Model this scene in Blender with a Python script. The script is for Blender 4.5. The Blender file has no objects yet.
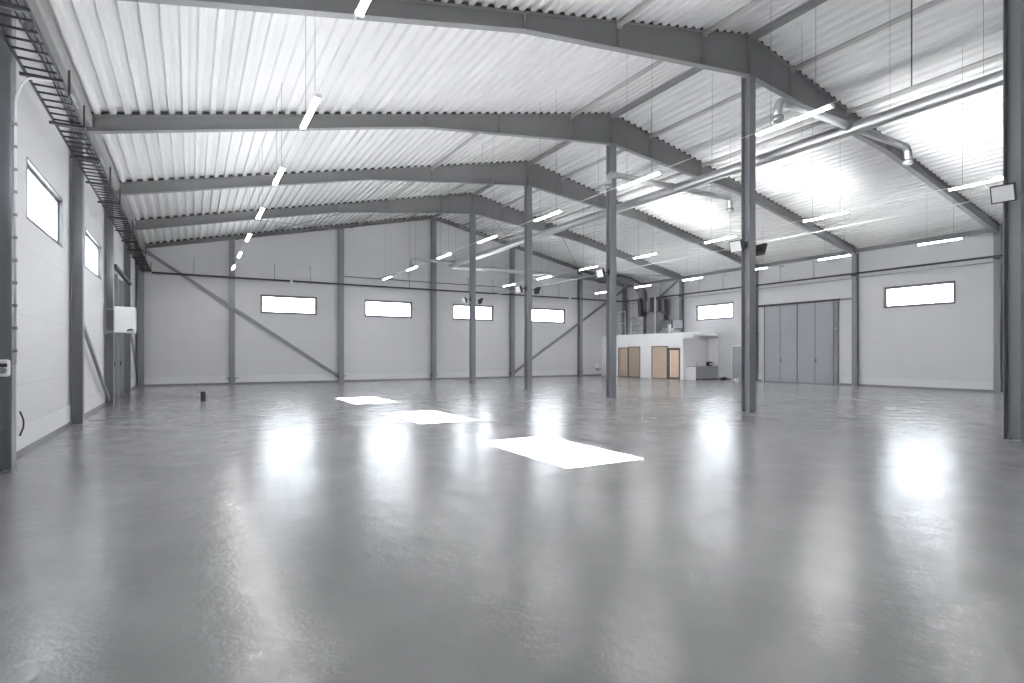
import bpy, math, random
from mathutils import Vector, Matrix
random.seed(7)
C = bpy.context.scene.collection
PI = math.pi

# ------------------------------------------------------------------ materials
def mat(name, col, rough=0.5, metal=0.0, var=0.0, vscale=3.0, bump=0.0, bscale=20.0, spec=0.5):
    m = bpy.data.materials.new(name); m.use_nodes = True
    nt = m.node_tree; b = nt.nodes['Principled BSDF']
    b.inputs['Base Color'].default_value = (*col, 1)
    b.inputs['Roughness'].default_value = rough
    b.inputs['Metallic'].default_value = metal
    b.inputs['Specular IOR Level'].default_value = spec
    tc = nt.nodes.new('ShaderNodeTexCoord')
    if var:
        n = nt.nodes.new('ShaderNodeTexNoise'); n.inputs['Scale'].default_value = vscale
        n.inputs['Detail'].default_value = 4
        nt.links.new(tc.outputs['Object'], n.inputs['Vector'])
        mx = nt.nodes.new('ShaderNodeMix'); mx.data_type = 'RGBA'
        nt.links.new(n.outputs['Fac'], mx.inputs['Factor'])
        mx.inputs['A'].default_value = (*[c * (1 - var) for c in col], 1)
        mx.inputs['B'].default_value = (*[min(1, c * (1 + var)) for c in col], 1)
        nt.links.new(mx.outputs['Result'], b.inputs['Base Color'])
    if bump:
        n2 = nt.nodes.new('ShaderNodeTexNoise'); n2.inputs['Scale'].default_value = bscale
        n2.inputs['Detail'].default_value = 3
        nt.links.new(tc.outputs['Object'], n2.inputs['Vector'])
        bp = nt.nodes.new('ShaderNodeBump'); bp.inputs['Strength'].default_value = bump
        bp.inputs['Distance'].default_value = 0.02
        nt.links.new(n2.outputs['Fac'], bp.inputs['Height'])
        nt.links.new(bp.outputs['Normal'], b.inputs['Normal'])
    return m

def emis(name, col, strength):
    m = bpy.data.materials.new(name); m.use_nodes = True
    nt = m.node_tree; b = nt.nodes['Principled BSDF']
    b.inputs['Base Color'].default_value = (.9, .9, .9, 1)
    b.inputs['Emission Color'].default_value = (*col, 1)
    b.inputs['Emission Strength'].default_value = strength
    return m

def glass_mat():
    m = bpy.data.materials.new('window glass'); m.use_nodes = True
    nt = m.node_tree; nt.nodes.clear()
    out = nt.nodes.new('ShaderNodeOutputMaterial')
    tr = nt.nodes.new('ShaderNodeBsdfTransparent'); tr.inputs['Color'].default_value = (.96, .97, .97, 1)
    gl = nt.nodes.new('ShaderNodeBsdfGlossy'); gl.inputs['Roughness'].default_value = .03
    mx = nt.nodes.new('ShaderNodeMixShader'); mx.inputs[0].default_value = .06
    nt.links.new(tr.outputs[0], mx.inputs[1])
    nt.links.new(gl.outputs[0], mx.inputs[2]); nt.links.new(mx.outputs[0], out.inputs['Surface'])
    return m

def floor_mat():
    m = bpy.data.materials.new('sealed concrete floor'); m.use_nodes = True
    nt = m.node_tree; b = nt.nodes['Principled BSDF']; L = nt.links.new
    tc = nt.nodes.new('ShaderNodeTexCoord')
    def noise(scale, detail, rough=.5, vec=None):
        n = nt.nodes.new('ShaderNodeTexNoise'); n.inputs['Scale'].default_value = scale
        n.inputs['Detail'].default_value = detail; n.inputs['Roughness'].default_value = rough
        L(vec or tc.outputs['Object'], n.inputs['Vector']); return n
    big = noise(.22, 4, .55); mid = noise(1.6, 5, .6)
    r = nt.nodes.new('ShaderNodeValToRGB')
    r.color_ramp.elements[0].position = .3; r.color_ramp.elements[1].position = .7
    r.color_ramp.elements[0].color = (.262, .262, .265, 1); r.color_ramp.elements[1].color = (.330, .330, .334, 1)
    ad = nt.nodes.new('ShaderNodeMath'); ad.operation = 'MULTIPLY_ADD'; ad.inputs[1].default_value = .35
    L(mid.outputs['Fac'], ad.inputs[0])
    m2 = nt.nodes.new('ShaderNodeMath'); m2.operation = 'MULTIPLY'; m2.inputs[1].default_value = .65
    L(big.outputs['Fac'], m2.inputs[0]); L(m2.outputs[0], ad.inputs[2]); L(ad.outputs[0], r.inputs['Fac'])
    L(r.outputs['Color'], b.inputs['Base Color'])
    rr = nt.nodes.new('ShaderNodeMapRange'); rr.inputs['From Min'].default_value = .3; rr.inputs['From Max'].default_value = .7
    rr.inputs['To Min'].default_value = .15; rr.inputs['To Max'].default_value = .24
    L(mid.outputs['Fac'], rr.inputs['Value']); L(rr.outputs[0], b.inputs['Roughness'])
    b.inputs['Specular IOR Level'].default_value = .62
    rip = noise(1.5, 4, .6); fine = noise(38, 3, .6)
    b1 = nt.nodes.new('ShaderNodeBump'); b1.inputs['Strength'].default_value = .48; b1.inputs['Distance'].default_value = .03
    L(rip.outputs['Fac'], b1.inputs['Height'])
    b2 = nt.nodes.new('ShaderNodeBump'); b2.inputs['Strength'].default_value = .30; b2.inputs['Distance'].default_value = .006
    L(fine.outputs['Fac'], b2.inputs['Height']); L(b1.outputs['Normal'], b2.inputs['Normal'])
    L(b2.outputs['Normal'], b.inputs['Normal'])
    return m

def panel_mat(name, col):
    """sandwich wall panels: a groove every 1.15 m up the wall and very light profiling"""
    m = bpy.data.materials.new(name); m.use_nodes = True
    nt = m.node_tree; b = nt.nodes['Principled BSDF']; L = nt.links.new
    tc = nt.nodes.new('ShaderNodeTexCoord'); sp = nt.nodes.new('ShaderNodeSeparateXYZ'); L(tc.outputs['Object'], sp.inputs[0])
    d = nt.nodes.new('ShaderNodeMath'); d.operation = 'DIVIDE'; d.inputs[1].default_value = 1.15; L(sp.outputs['Z'], d.inputs[0])
    fr = nt.nodes.new('ShaderNodeMath'); fr.operation = 'FRACT'; L(d.outputs[0], fr.inputs[0])
    lt = nt.nodes.new('ShaderNodeMath'); lt.operation = 'LESS_THAN'; lt.inputs[1].default_value = .012; L(fr.outputs[0], lt.inputs[0])
    mx = nt.nodes.new('ShaderNodeMix'); mx.data_type = 'RGBA'; L(lt.outputs[0], mx.inputs['Factor'])
    n = nt.nodes.new('ShaderNodeTexNoise'); n.inputs['Scale'].default_value = .5; n.inputs['Detail'].default_value = 3
    L(tc.outputs['Object'], n.inputs['Vector'])
    m0 = nt.nodes.new('ShaderNodeMix'); m0.data_type = 'RGBA'; L(n.outputs['Fac'], m0.inputs['Factor'])
    m0.inputs['A'].default_value = (*[c * .96 for c in col], 1); m0.inputs['B'].default_value = (*[c * 1.04 for c in col], 1)
    L(m0.outputs['Result'], mx.inputs['A']); mx.inputs['B'].default_value = (*[c * .86 for c in col], 1)
    L(mx.outputs['Result'], b.inputs['Base Color']); b.inputs['Roughness'].default_value = .5
    b.inputs['Specular IOR Level'].default_value = .3
    return m

def wood_mat(name, a, bcol):
    m = bpy.data.materials.new(name); m.use_nodes = True
    nt = m.node_tree; b = nt.nodes['Principled BSDF']; L = nt.links.new
    tc = nt.nodes.new('ShaderNodeTexCoord'); mp = nt.nodes.new('ShaderNodeMapping'); mp.inputs['Scale'].default_value = (8, 8, .7)
    L(tc.outputs['Object'], mp.inputs['Vector'])
    n = nt.nodes.new('ShaderNodeTexNoise'); n.inputs['Scale'].default_value = 3; n.inputs['Detail'].default_value = 5
    L(mp.outputs[0], n.inputs['Vector'])
    mx = nt.nodes.new('ShaderNodeMix'); mx.data_type = 'RGBA'; L(n.outputs['Fac'], mx.inputs['Factor'])
    mx.inputs['A'].default_value = (*a, 1); mx.inputs['B'].default_value = (*bcol, 1)
    L(mx.outputs['Result'], b.inputs['Base Color']); b.inputs['Roughness'].default_value = .45
    return m

def spiral_mat():
    m = mat('galvanised spiral duct', (.60, .61, .62), .28, 1.0)
    nt = m.node_tree; b = nt.nodes['Principled BSDF']; L = nt.links.new
    tc = nt.nodes.new('ShaderNodeTexCoord'); w = nt.nodes.new('ShaderNodeTexWave')
    w.bands_direction = 'Y'; w.inputs['Scale'].default_value = 2.2
    L(tc.outputs['Object'], w.inputs['Vector'])
    bp = nt.nodes.new('ShaderNodeBump'); bp.inputs['Strength'].default_value = .12; bp.inputs['Distance'].default_value = .01
    L(w.outputs['Fac'], bp.inputs['Height']); L(bp.outputs['Normal'], b.inputs['Normal'])
    return m

M = dict(
    steel=mat('grey painted steel', (.25, .258, .276), .38, 0, .05, 2.0),
    rafter=mat('dark grey painted steel', (.245, .245, .248), .48, 0, .05, 1.5),
    strut=mat('strut grey paint', (.42, .42, .42), .5),
    eave=mat('eave beam paint', (.30, .30, .30), .5),
    dark=mat('dark grey metal', (.05, .051, .054), .5),
    black=mat('black plastic', (.018, .018, .02), .5),
    deck=mat('white trapezoidal deck', (.71, .71, .712), .42, 0, .02, .6, spec=.35),
    filler=mat('dark profile filler', (.07, .07, .072), .8),
    wall=panel_mat('white grey sandwich panel', (.66, .66, .67)),
    plinth=mat('plinth panel', (.71, .715, .73), .5, 0, .03, 2),
    kerb=mat('grey floor coving', (.20, .20, .203), .45),
    floor=floor_mat(), glass=glass_mat(),
    frame=mat('window frame grey', (.13, .13, .134), .45),
    galv=mat('galvanised steel', (.42, .425, .43), .38, .7, .08, 12),
    duct=spiral_mat(),
    foil=mat('crinkled aluminium foil', (.42, .42, .43), .36, .85, .35, 6, 1.0, 9),
    flexfoil=mat('ribbed foil hose', (.20, .20, .205), .40, .7, .45, 7, .8, 8),
    drum=mat('grey insulated drum', (.20, .20, .21), .6, .1, .15, 5),
    flex=mat('dark flexible hose', (.07, .07, .073), .45, .2, .3, 14),
    white=mat('white enamel', (.82, .82, .82), .4, 0, .02, 3),
    offwhite=mat('white painted plaster', (.86, .86, .87), .6, 0, .02, 1),
    pipe=mat('matt grey pipe', (.16, .16, .16), .8, spec=.15),
    cable=mat('grey cable', (.30, .30, .30), .5),
    conduit=mat('white conduit', (.80, .80, .80), .4),
    wire=mat('steel wire', (.20, .20, .20), .4, .5),
    leaf=mat('blue grey door leaf', (.38, .39, .42), .4, 0, .02, 1),
    leafdark=mat('grey door leaf', (.15, .152, .158), .4, 0, .04, 1),
    wood=wood_mat('pale beech veneer', (.53, .40, .31), (.63, .50, .40)),
    wood2=wood_mat('olive beige veneer', (.38, .30, .225), (.45, .37, .29)),
    doorframe=mat('brown door frame', (.10, .085, .07), .5),
    worktop=mat('grey worktop', (.33, .33, .34), .35),
    tube=emis('lit led diffuser', (1, .985, .99), 55.0),
    lens=mat('floodlight glass', (.80, .80, .80), .12),
)

# ------------------------------------------------------------------ mesh builder
class MB:
    def __init__(s): s.v = []; s.f = []; s.sm = []
    def add(s, vs, fs, smooth=False):
        k = len(s.v); s.v += [Vector(p) for p in vs]
        for f in fs: s.f.append([i + k for i in f]); s.sm.append(smooth)
        return s
    def box(s, x0, x1, y0, y1, z0, z1):
        vs = [(x, y, z) for z in (z0, z1) for y in (y0, y1) for x in (x0, x1)]
        return s.add(vs, [(0, 2, 3, 1), (4, 5, 7, 6), (0, 1, 5, 4), (2, 6, 7, 3), (0, 4, 6, 2), (1, 3, 7, 5)])
    def bbox(s, x0, x1, y0, y1, z0, z1, c=.01):
        """box with chamfered vertical and top edges"""
        def ring(z, i):
            return [(x0 + i + c, y0 + i, z), (x1 - i - c, y0 + i, z), (x1 - i, y0 + i + c, z), (x1 - i, y1 - i - c, z),
                    (x1 - i - c, y1 - i, z), (x0 + i + c, y1 - i, z), (x0 + i, y1 - i - c, z), (x0 + i, y0 + i + c, z)]
        rs = [ring(z0, c), ring(z0 + c, 0), ring(z1 - c, 0), ring(z1, c)]
        vs = [p for r in rs for p in r]; fs = [tuple(range(7, -1, -1)), tuple(range(24, 32))]
        for a in range(3):
            for j in range(8):
                k = (j + 1) % 8; fs.append((a * 8 + j, a * 8 + k, a * 8 + 8 + k, a * 8 + 8 + j))
        return s.add(vs, fs)
    def prism(s, poly, ext):
        n = len(poly); ext = Vector(ext); a = [Vector(p) for p in poly]
        fs = [tuple(range(n - 1, -1, -1)), tuple(range(n, 2 * n))]
        for i in range(n):
            j = (i + 1) % n; fs.append((i, j, n + j, n + i))
        return s.add(a + [p + ext for p in a], fs)
    def bar(s, p0, p1, w, h, up=(0, 0, 1)):
        p0, p1 = Vector(p0), Vector(p1); d = (p1 - p0).normalized()
        sd = d.cross(Vector(up)).normalized(); u = sd.cross(d).normalized()
        q = [p0 + sd * (a * w / 2) + u * (b * h / 2) for a, b in ((-1, -1), (1, -1), (1, 1), (-1, 1))]
        return s.prism(q, p1 - p0)
    def hsec(s, p0, p1, h, b, fn, tf=.016, tw=.010):
        """H section from p0 to p1, flange normals along fn"""
        p0, p1 = Vector(p0), Vector(p1); d = (p1 - p0).normalized(); fn = Vector(fn).normalized(); w = d.cross(fn)
        o = [(-h/2, -b/2), (-h/2, b/2), (-h/2+tf, b/2), (-h/2+tf, tw/2), (h/2-tf, tw/2), (h/2-tf, b/2), (h/2, b/2), (h/2, -b/2),
             (h/2-tf, -b/2), (h/2-tf, -tw/2), (-h/2+tf, -tw/2), (-h/2+tf, -b/2)]
        return s.prism([p0 + fn * x + w * y for x, y in o], p1 - p0)
    def tube(s, pts, r, n=8, caps=True, smooth=True, radii=None):
        pts = [Vector(p) for p in pts]; m = len(pts); vs = []; fs = []
        t0 = (pts[1] - pts[0]).normalized()
        ref = Vector((0, 0, 1)) if abs(t0.z) < .9 else Vector((1, 0, 0))
        u = t0.cross(ref).normalized()
        for i, p in enumerate(pts):
            t = (pts[min(i + 1, m - 1)] - pts[max(i - 1, 0)]).normalized()
            u = (u - t * u.dot(t)).normalized(); v = t.cross(u)
            rr = radii[i] if radii else r
            vs += [p + (u * math.cos(2 * PI * k / n) + v * math.sin(2 * PI * k / n)) * rr for k in range(n)]
        for i in range(m - 1):
            for k in range(n):
                l = (k + 1) % n; fs.append((i * n + k, i * n + l, i * n + n + l, i * n + n + k))
        s.add(vs, fs, smooth)
        if caps:
            k = len(s.v) - m * n
            s.f.append([k + i for i in range(n - 1, -1, -1)]); s.sm.append(False)
            s.f.append([k + (m - 1) * n + i for i in range(n)]); s.sm.append(False)
        return s
    def lathe(s, c, prof, n=20, axis=2):
        """profile [(r, h)] turned about an axis through c"""
        pts = []
        for r, h in prof:
            for k in range(n):
                a = 2 * PI * k / n; q = [r * math.cos(a), r * math.sin(a)]
                p = [0, 0, 0]; p[axis] = h; p[(axis + 1) % 3] = q[0]; p[(axis + 2) % 3] = q[1]
                pts.append(Vector(c) + Vector(p))
        m = len(prof); fs = []
        for i in range(m - 1):
            for k in range(n):
                l = (k + 1) % n; fs.append((i * n + k, i * n + l, i * n + n + l, i * n + n + k))
        s.add(pts, fs, True); k = len(s.v) - m * n
        s.f.append([k + i for i in range(n - 1, -1, -1)]); s.sm.append(False)
        s.f.append([k + (m - 1) * n + i for i in range(n)]); s.sm.append(False)
        return s

ORG = {}
def build(name, mb, m, parent=None, at=None):
    """link the collected geometry (world coordinates) as ONE mesh object"""
    if parent is not None: org = ORG[parent.name]
    elif at is not None: org = Vector(at)
    else: org = Vector((0, 0, 0))
    me = bpy.data.meshes.new(name)
    me.from_pydata([tuple(p - org) for p in mb.v], [], mb.f)
    me.polygons.foreach_set('use_smooth', mb.sm); me.update()
    me.materials.append(M[m])
    o = bpy.data.objects.new(name, me); C.objects.link(o)
    if parent is not None: o.parent = parent
    else: o.location = org
    ORG[o.name] = org
    return o
def empty(name, loc):
    o = bpy.data.objects.new(name, None); C.objects.link(o); o.location = loc; o.empty_display_size = .2
    ORG[o.name] = Vector(loc); return o
def tag(o, label, cat, group=None):
    o['label'] = label; o['category'] = cat; o['kind'] = 'thing'
    if group: o['group'] = group
    return o
def struct(o, label=None):
    o['kind'] = 'structure'
    if label: o['label'] = label
    return o
def copy_tree(o, parent=None):
    c = o.copy(); C.objects.link(c); c.parent = parent
    for ch in list(o.children): copy_tree(ch, c)
    return c
ORD = ['first', 'second', 'third', 'fourth', 'fifth', 'sixth', 'seventh', 'eighth']

# ------------------------------------------------------------------ dimensions (metres; camera stands at x=0, y=0)
XL, XC, XR = -2.17, 13.75, 30.06          # inner faces of the wall columns, centre row
WL, WR, WB, WF = -2.42, 30.31, 34.36, -1.75  # wall faces
ZR = 10.69
KL, KR = (ZR - 7.24) / (XC - XL), (ZR - 7.24) / (XR - XC)
FY = [10.41 + 5.97 * k for k in range(4)]  # the four steel frames in view
FRONT = 4.49
def rz(x): return ZR - (XC - x) * KL if x < XC else ZR - (x - XC) * KR
SUNNY, DOORS, REAR = 'window wall with the cable ladder', 'wall with the folding door', 'rear wall'

# ------------------------------------------------------------------ setting: floor, walls, roof deck
b = MB(); b.add([(-2.6, -1.95, 0), (30.5, -1.95, 0), (30.5, 34.55, 0), (-2.6, 34.55, 0), (-2.6, -1.95, -.2), (30.5, -1.95, -.2), (30.5, 34.55, -.2), (-2.6, 34.55, -.2)],
      [(0, 1, 2, 3), (7, 6, 5, 4), (0, 4, 5, 1), (1, 5, 6, 2), (2, 6, 7, 3), (3, 7, 4, 0)])
struct(build('floor', b, 'floor'), 'glossy sealed grey concrete floor')

def wall_grid(axis, pos, out, a0, a1, z0, z1, holes, top=None):
    """flat wall with openings: axis 0 = plane x=pos, 1 = plane y=pos; out = signed thickness"""
    mb = MB()
    As = sorted({a0, a1, *[h[0] for h in holes], *[h[1] for h in holes]})
    Zs = sorted({z0, z1, *[h[2] for h in holes], *[h[3] for h in holes]})
    P = (lambda d, a, z: (pos + d, a, z)) if axis == 0 else (lambda d, a, z: (a, pos + d, z))
    inh = lambda a, z: any(h[0] < a < h[1] and h[2] < z < h[3] for h in holes)
    for i in range(len(As) - 1):
        for j in range(len(Zs) - 1):
            A, B, Z, Y = As[i], As[i + 1], Zs[j], Zs[j + 1]
            if inh((A + B) / 2, (Z + Y) / 2): continue
            for d in (0, out): mb.add([P(d, A, Z), P(d, B, Z), P(d, B, Y), P(d, A, Y)], [(0, 1, 2, 3)])
    rims = [(a0, a1, z0, z1)] + list(holes)
    for A, B, Z, Y in rims:
        for (p, q) in (((A, Z), (B, Z)), ((B, Z), (B, Y)), ((B, Y), (A, Y)), ((A, Y), (A, Z))):
            if top and (A, B, Z, Y) == rims[0] and p[1] == q[1] == z1: continue
            mb.add([P(0, *p), P(0, *q), P(out, *q), P(out, *p)], [(0, 1, 2, 3)])
    if top:   # gable above z1
        poly = [P(0, a0, z1), P(0, a1, z1), P(0, a1, top(a1)), P(0, XC, top(XC)), P(0, a0, top(a0))]
        ext = Vector(P(out, 0, 0)) - Vector(P(0, 0, 0))
        n = 5; A = [Vector(p) for p in poly]; mb.add(A + [p + ext for p in A], [(4, 3, 2, 1, 0), (5, 6, 7, 8, 9), (1, 2, 7, 6), (2, 3, 8, 7), (3, 4, 9, 8), (4, 0, 5, 9)])
    return mb

WZ0, WZ1 = 4.0, 5.0
left_w = [(12.42, 15.42), (18.57, 21.57), (6.45, 9.45)]
back_w = [(3.46, 6.46), (9.34, 12.34), (15.26, 18.26), (21.35, 24.35)]
right_w = [(24.1, 27.1), (12.04, 15.04), (6.05, 9.05)]
H = lambda ws: [(a, c, WZ0, WZ1) for a, c in ws]
struct(build('wall_left', wall_grid(0, WL, -.16, -1.91, 34.52, 0, 7.5, H(left_w)), 'wall'), 'pale panel wall with high windows and cable ladder')
struct(build('wall_right', wall_grid(0, WR, .16, -1.91, 34.52, 0, 7.5, H(right_w)), 'wall'), 'pale panel wall with the big folding door')
struct(build('wall_back', wall_grid(1, WB, .16, WL, WR, 0, 7.0, H(back_w), lambda x: rz(x) + .3), 'wall'), 'pale gable wall with four windows')
struct(build('wall_front', wall_grid(1, WF, -.16, WL, WR, 0, 7.0, [], lambda x: rz(x) + .3), 'wall'), 'pale gable wall behind the viewpoint')

# floor coving and plinth panels
def strip(y0, y1, x, side, z0, z1, t):
    return MB().box(min(x, x + side * t), max(x, x + side * t), y0, y1, z0, z1)
b = MB().prism([(WL, WF, 0), (WL + .06, WF, 0), (WL + .03, WF, .10), (WL, WF, .10)], (0, 22.9 - WF, 0)).prism([(WL, 27.4, 0), (WL + .06, 27.4, 0), (WL + .03, 27.4, .10), (WL, 27.4, .10)], (0, WB - 27.4, 0))
struct(build('baseboard_left', b, 'kerb'))
b = MB()
for a, c in ((WF, 17.25), (22.0, 23.3), (24.2, 26.0)): b.prism([(WR, a, 0), (WR, a, .10), (WR - .03, a, .10), (WR - .06, a, 0)], (0, c - a, 0))
struct(build('baseboard_right', b, 'kerb'))
b = MB().prism([(WL + .06, WB, 0), (WL + .06, WB - .06, 0), (WL + .06, WB - .03, .10), (WL + .06, WB, .10)], (27.75 - WL, 0, 0))
struct(build('baseboard_back', b, 'kerb'))
b = MB(); b.box(WL, WL + .025, WF, 22.9, .10, .48); b.box(WL, WL + .025, 27.4, WB, .10, .48); struct(build('trim_1', b, 'plinth'), 'white plinth strip along the cable ladder wall')
b = MB(); b.box(WL + .03, 27.8, WB - .025, WB, .10, .48); struct(build('trim_2', b, 'plinth'), 'white plinth strip along the rear wall')
b = MB()
for a, c in ((WF, 17.25), (22.0, 23.3), (24.2, 25.1)): b.box(WR - .025, WR, a, c, .10, .46)
struct(build('trim_3', b, 'plinth'), 'white plinth strip along the folding door wall')

# trapezoidal roof deck, ribs along the building
def deck():
    mb = MB(); y0, y1 = WF - .1, WB + .12; pitch, hgt = .30, .09
    for side in (0, 1):
        pr = []
        x = 0.0; lim = (XC - WL + .12) if side == 0 else (WR - XC + .12)
        while x < lim:
            for dx, dz in ((0, 0), (.10, 0), (.13, hgt), (.27, hgt)): pr.append((x + dx, dz))
            x += pitch
        pr.append((x, 0))
        k = KL if side == 0 else KR; sg = -1 if side == 0 else 1
        pts = [(XC + sg * a, ZR - a * k + d + .012) for a, d in pr]
        vs = [(a, y, c) for y in (y0, y1) for a, c in pts]; n = len(pts)
        mb.add(vs, [(i, i + 1, n + i + 1, n + i) if side == 1 else (i + 1, i, n + i, n + i + 1) for i in range(n - 1)])
    return mb
struct(build('ceiling', deck(), 'deck'), 'white trapezoidal steel roof deck')

# windows
wn = 0
def window(axis, pos, out, a0, a1, label):
    global wn; wn += 1
    P = (lambda d, a, z: (pos + d * out, a, z)) if axis == 0 else (lambda d, a, z: (a, pos + d * out, z))
    fr = MB()
    def bx(d0, d1, A, B, Z, Y):
        p, q = P(d0, A, Z), P(d1, B, Y); fr.box(min(p[0], q[0]), max(p[0], q[0]), min(p[1], q[1]), max(p[1], q[1]), Z, Y)
    w = .085
    bx(.06, .12, a0, a1, WZ0, WZ0 + w); bx(.06, .12, a0, a1, WZ1 - w, WZ1)
    bx(.06, .12, a0, a0 + w, WZ0 + w, WZ1 - w); bx(.06, .12, a1 - w, a1, WZ0 + w, WZ1 - w)
    g_ = .008   # grey strips added to darken the reveal, standing in for its shade
    bx(.001, .06, a0, a1, WZ0, WZ0 + g_); bx(.001, .06, a0, a1, WZ1 - g_, WZ1); bx(.001, .06, a0, a0 + g_, WZ0 + g_, WZ1 - g_); bx(.001, .06, a1 - g_, a1, WZ0 + g_, WZ1 - g_)
    # slim flashing around the opening on the room side
    e = .03
    bx(-.008, .0, a0 - e, a1 + e, WZ0 - e, WZ0); bx(-.008, .0, a0 - e, a1 + e, WZ1, WZ1 + e)
    bx(-.008, .0, a0 - e, a0, WZ0, WZ1); bx(-.008, .0, a1, a1 + e, WZ0, WZ1)
    ctr = P(.1, (a0 + a1) / 2, WZ0)
    o = build('window_%d' % wn, fr, 'frame', at=ctr); struct(o, label)
    g = MB(); p, q = P(.075, a0 + w, WZ0 + w), P(.085, a1 - w, WZ1 - w)
    g.box(min(p[0], q[0]), max(p[0], q[0]), min(p[1], q[1]), max(p[1], q[1]), WZ0 + w, WZ1 - w)
    build('pane', g, 'glass', o)
for i, (a, c) in enumerate(left_w): window(0, WL, -1, a, c, ['nearest window in the cable ladder wall', 'second window in the cable ladder wall', 'window in the cable ladder wall that lights the nearest floor patch'][i])
for i, (a, c) in enumerate(back_w): window(1, WB, 1, a, c, '%s window in the rear gable wall from the cable ladder side' % ORD[i])
for i, (a, c) in enumerate(right_w): window(0, WR, 1, a, c, ['window in the folding door wall above the kitchen counter', 'window in the folding door wall on the near side of the door', 'window in the folding door wall closest to the viewpoint'][i])

# ------------------------------------------------------------------ steel columns
def column(x, y, z1, size, fn, label, group, base=True, foot=None, z0=0.0):
    root = empty('steel_column', (x, y, z0))
    build('shaft', MB().hsec((x, y, z0 + .02), (x, y, z1), size, size, fn), 'steel', root)
    if base:
        h = size / 2 + .035
        build('base_plate', MB().box(x - h if fn[1] else x - size / 2, x + h if fn[1] else x + size / 2, y - size / 2 if fn[1] else y - h, y + size / 2 if fn[1] else y + h, z0, z0 + .02), 'steel', root)
        for sx in (-1, 1):
            cx, cy = (x + sx * (size / 2 + .015), y) if fn[1] else (x, y + sx * (size / 2 + .015))
            build('anchor_bolt', MB().lathe((cx, cy, z0 + .02), [(.014, 0), (.014, .02), (.008, .021), (.008, .04)], 6), 'dark', root)
    if foot:
        for s in (-1, 1):
            build('foot_bracket', MB().bar((x + s * size / 2, y - .04, foot), (x + s * (size / 2 + .17), y - .04, foot), .06, .035).bar((x + s * (size / 2 + .02), y - .04, foot), (x + s * size / 2, y - .04, foot - .16), .04, .03, (0, 1, 0)), 'dark', root)
    return tag(root, label, 'column', group)
HB = 1.12   # rafter depth at the ridge
mid = ['tall grey column of the middle row, nearest the viewpoint, cut by the photo edge', 'middle row grey column in the second place, with two floodlights either side',
       'middle row grey column in the third place, in front of the office block', 'middle row grey column in the fourth place, beside the last rear window',
       'middle row grey column in the fifth place, crossing the third rear window']
for k, y in enumerate([FRONT] + FY):
    column(XC, y, ZR - HB - .012, .27, (0, 1, 0), mid[k], 'columns of the middle row')
for k, y in enumerate(FY):
    column(XL - .115, y, rz(XL) - .01, .23, (1, 0, 0), ['grey wall column nearest the viewpoint, with white socket box, under the cable ladder', 'grey wall column between the two cable ladder wall windows', 'grey wall column carrying the white air heater', 'grey wall column just beyond the dark folding door'][k], 'columns along the cable ladder wall')
for k, y in enumerate(FY):
    column(XR + .12, y, rz(XR) - .01, .24, (1, 0, 0), ['grey wall column on the near side of the lone window in the folding door wall', 'grey wall column between folding door and lone window', 'thin grey wall column between folding door and small grey door', 'dark wall column rising behind the office block roof'][k], 'columns along the folding door wall')
GX = [(XL - .02, 'dark corner column where rear wall meets cable ladder wall'), (1.98, 'rear wall column crossed by the long diagonal brace'), (7.85, 'rear wall column at the foot of the long diagonal brace'),
      (13.78, 'rear wall column under the roof ridge'), (19.70, 'rear wall column at the foot of the shorter diagonal brace'), (25.66, 'rear wall column crossed by the shorter diagonal brace'),
      (XR + .02, 'dark corner column behind the ventilation unit')]
GY = 34.2
for k, (x, l) in enumerate(GX):
    column(x, GY - .01, rz(x) - .22, .28, (0, 1, 0), l, 'columns along the rear wall', foot=.36 if 0 < k < 6 else None)

# ------------------------------------------------------------------ rafters
def comb(sg, y, k, lim):
    """one filler strip whose teeth close the deck ribs over a beam"""
    up = []; a = .113
    while a + .19 < lim:
        up += [(a, .009), (a + .022, .082), (a + .152, .082), (a + .174, .009)]; a += .30
    n = len(up); vs = []; fs = []
    for yy in (y - .07, y + .07):
        for base in (0, 1):
            vs += [(XC + sg * d, yy, ZR - d * k + (e if base else .001)) for d, e in up]
    A, B, C_, D = 0, n, 2 * n, 3 * n     # near base, near top, far base, far top
    for i in range(n - 1):
        fs += [(A + i, A + i + 1, B + i + 1, B + i), (C_ + i, D + i, D + i + 1, C_ + i + 1), (B + i, B + i + 1, D + i + 1, D + i), (A + i, C_ + i, C_ + i + 1, A + i + 1)]
    fs += [(A, B, D, C_), (A + n - 1, C_ + n - 1, D + n - 1, B + n - 1)]
    return MB().add(vs, fs)
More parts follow.
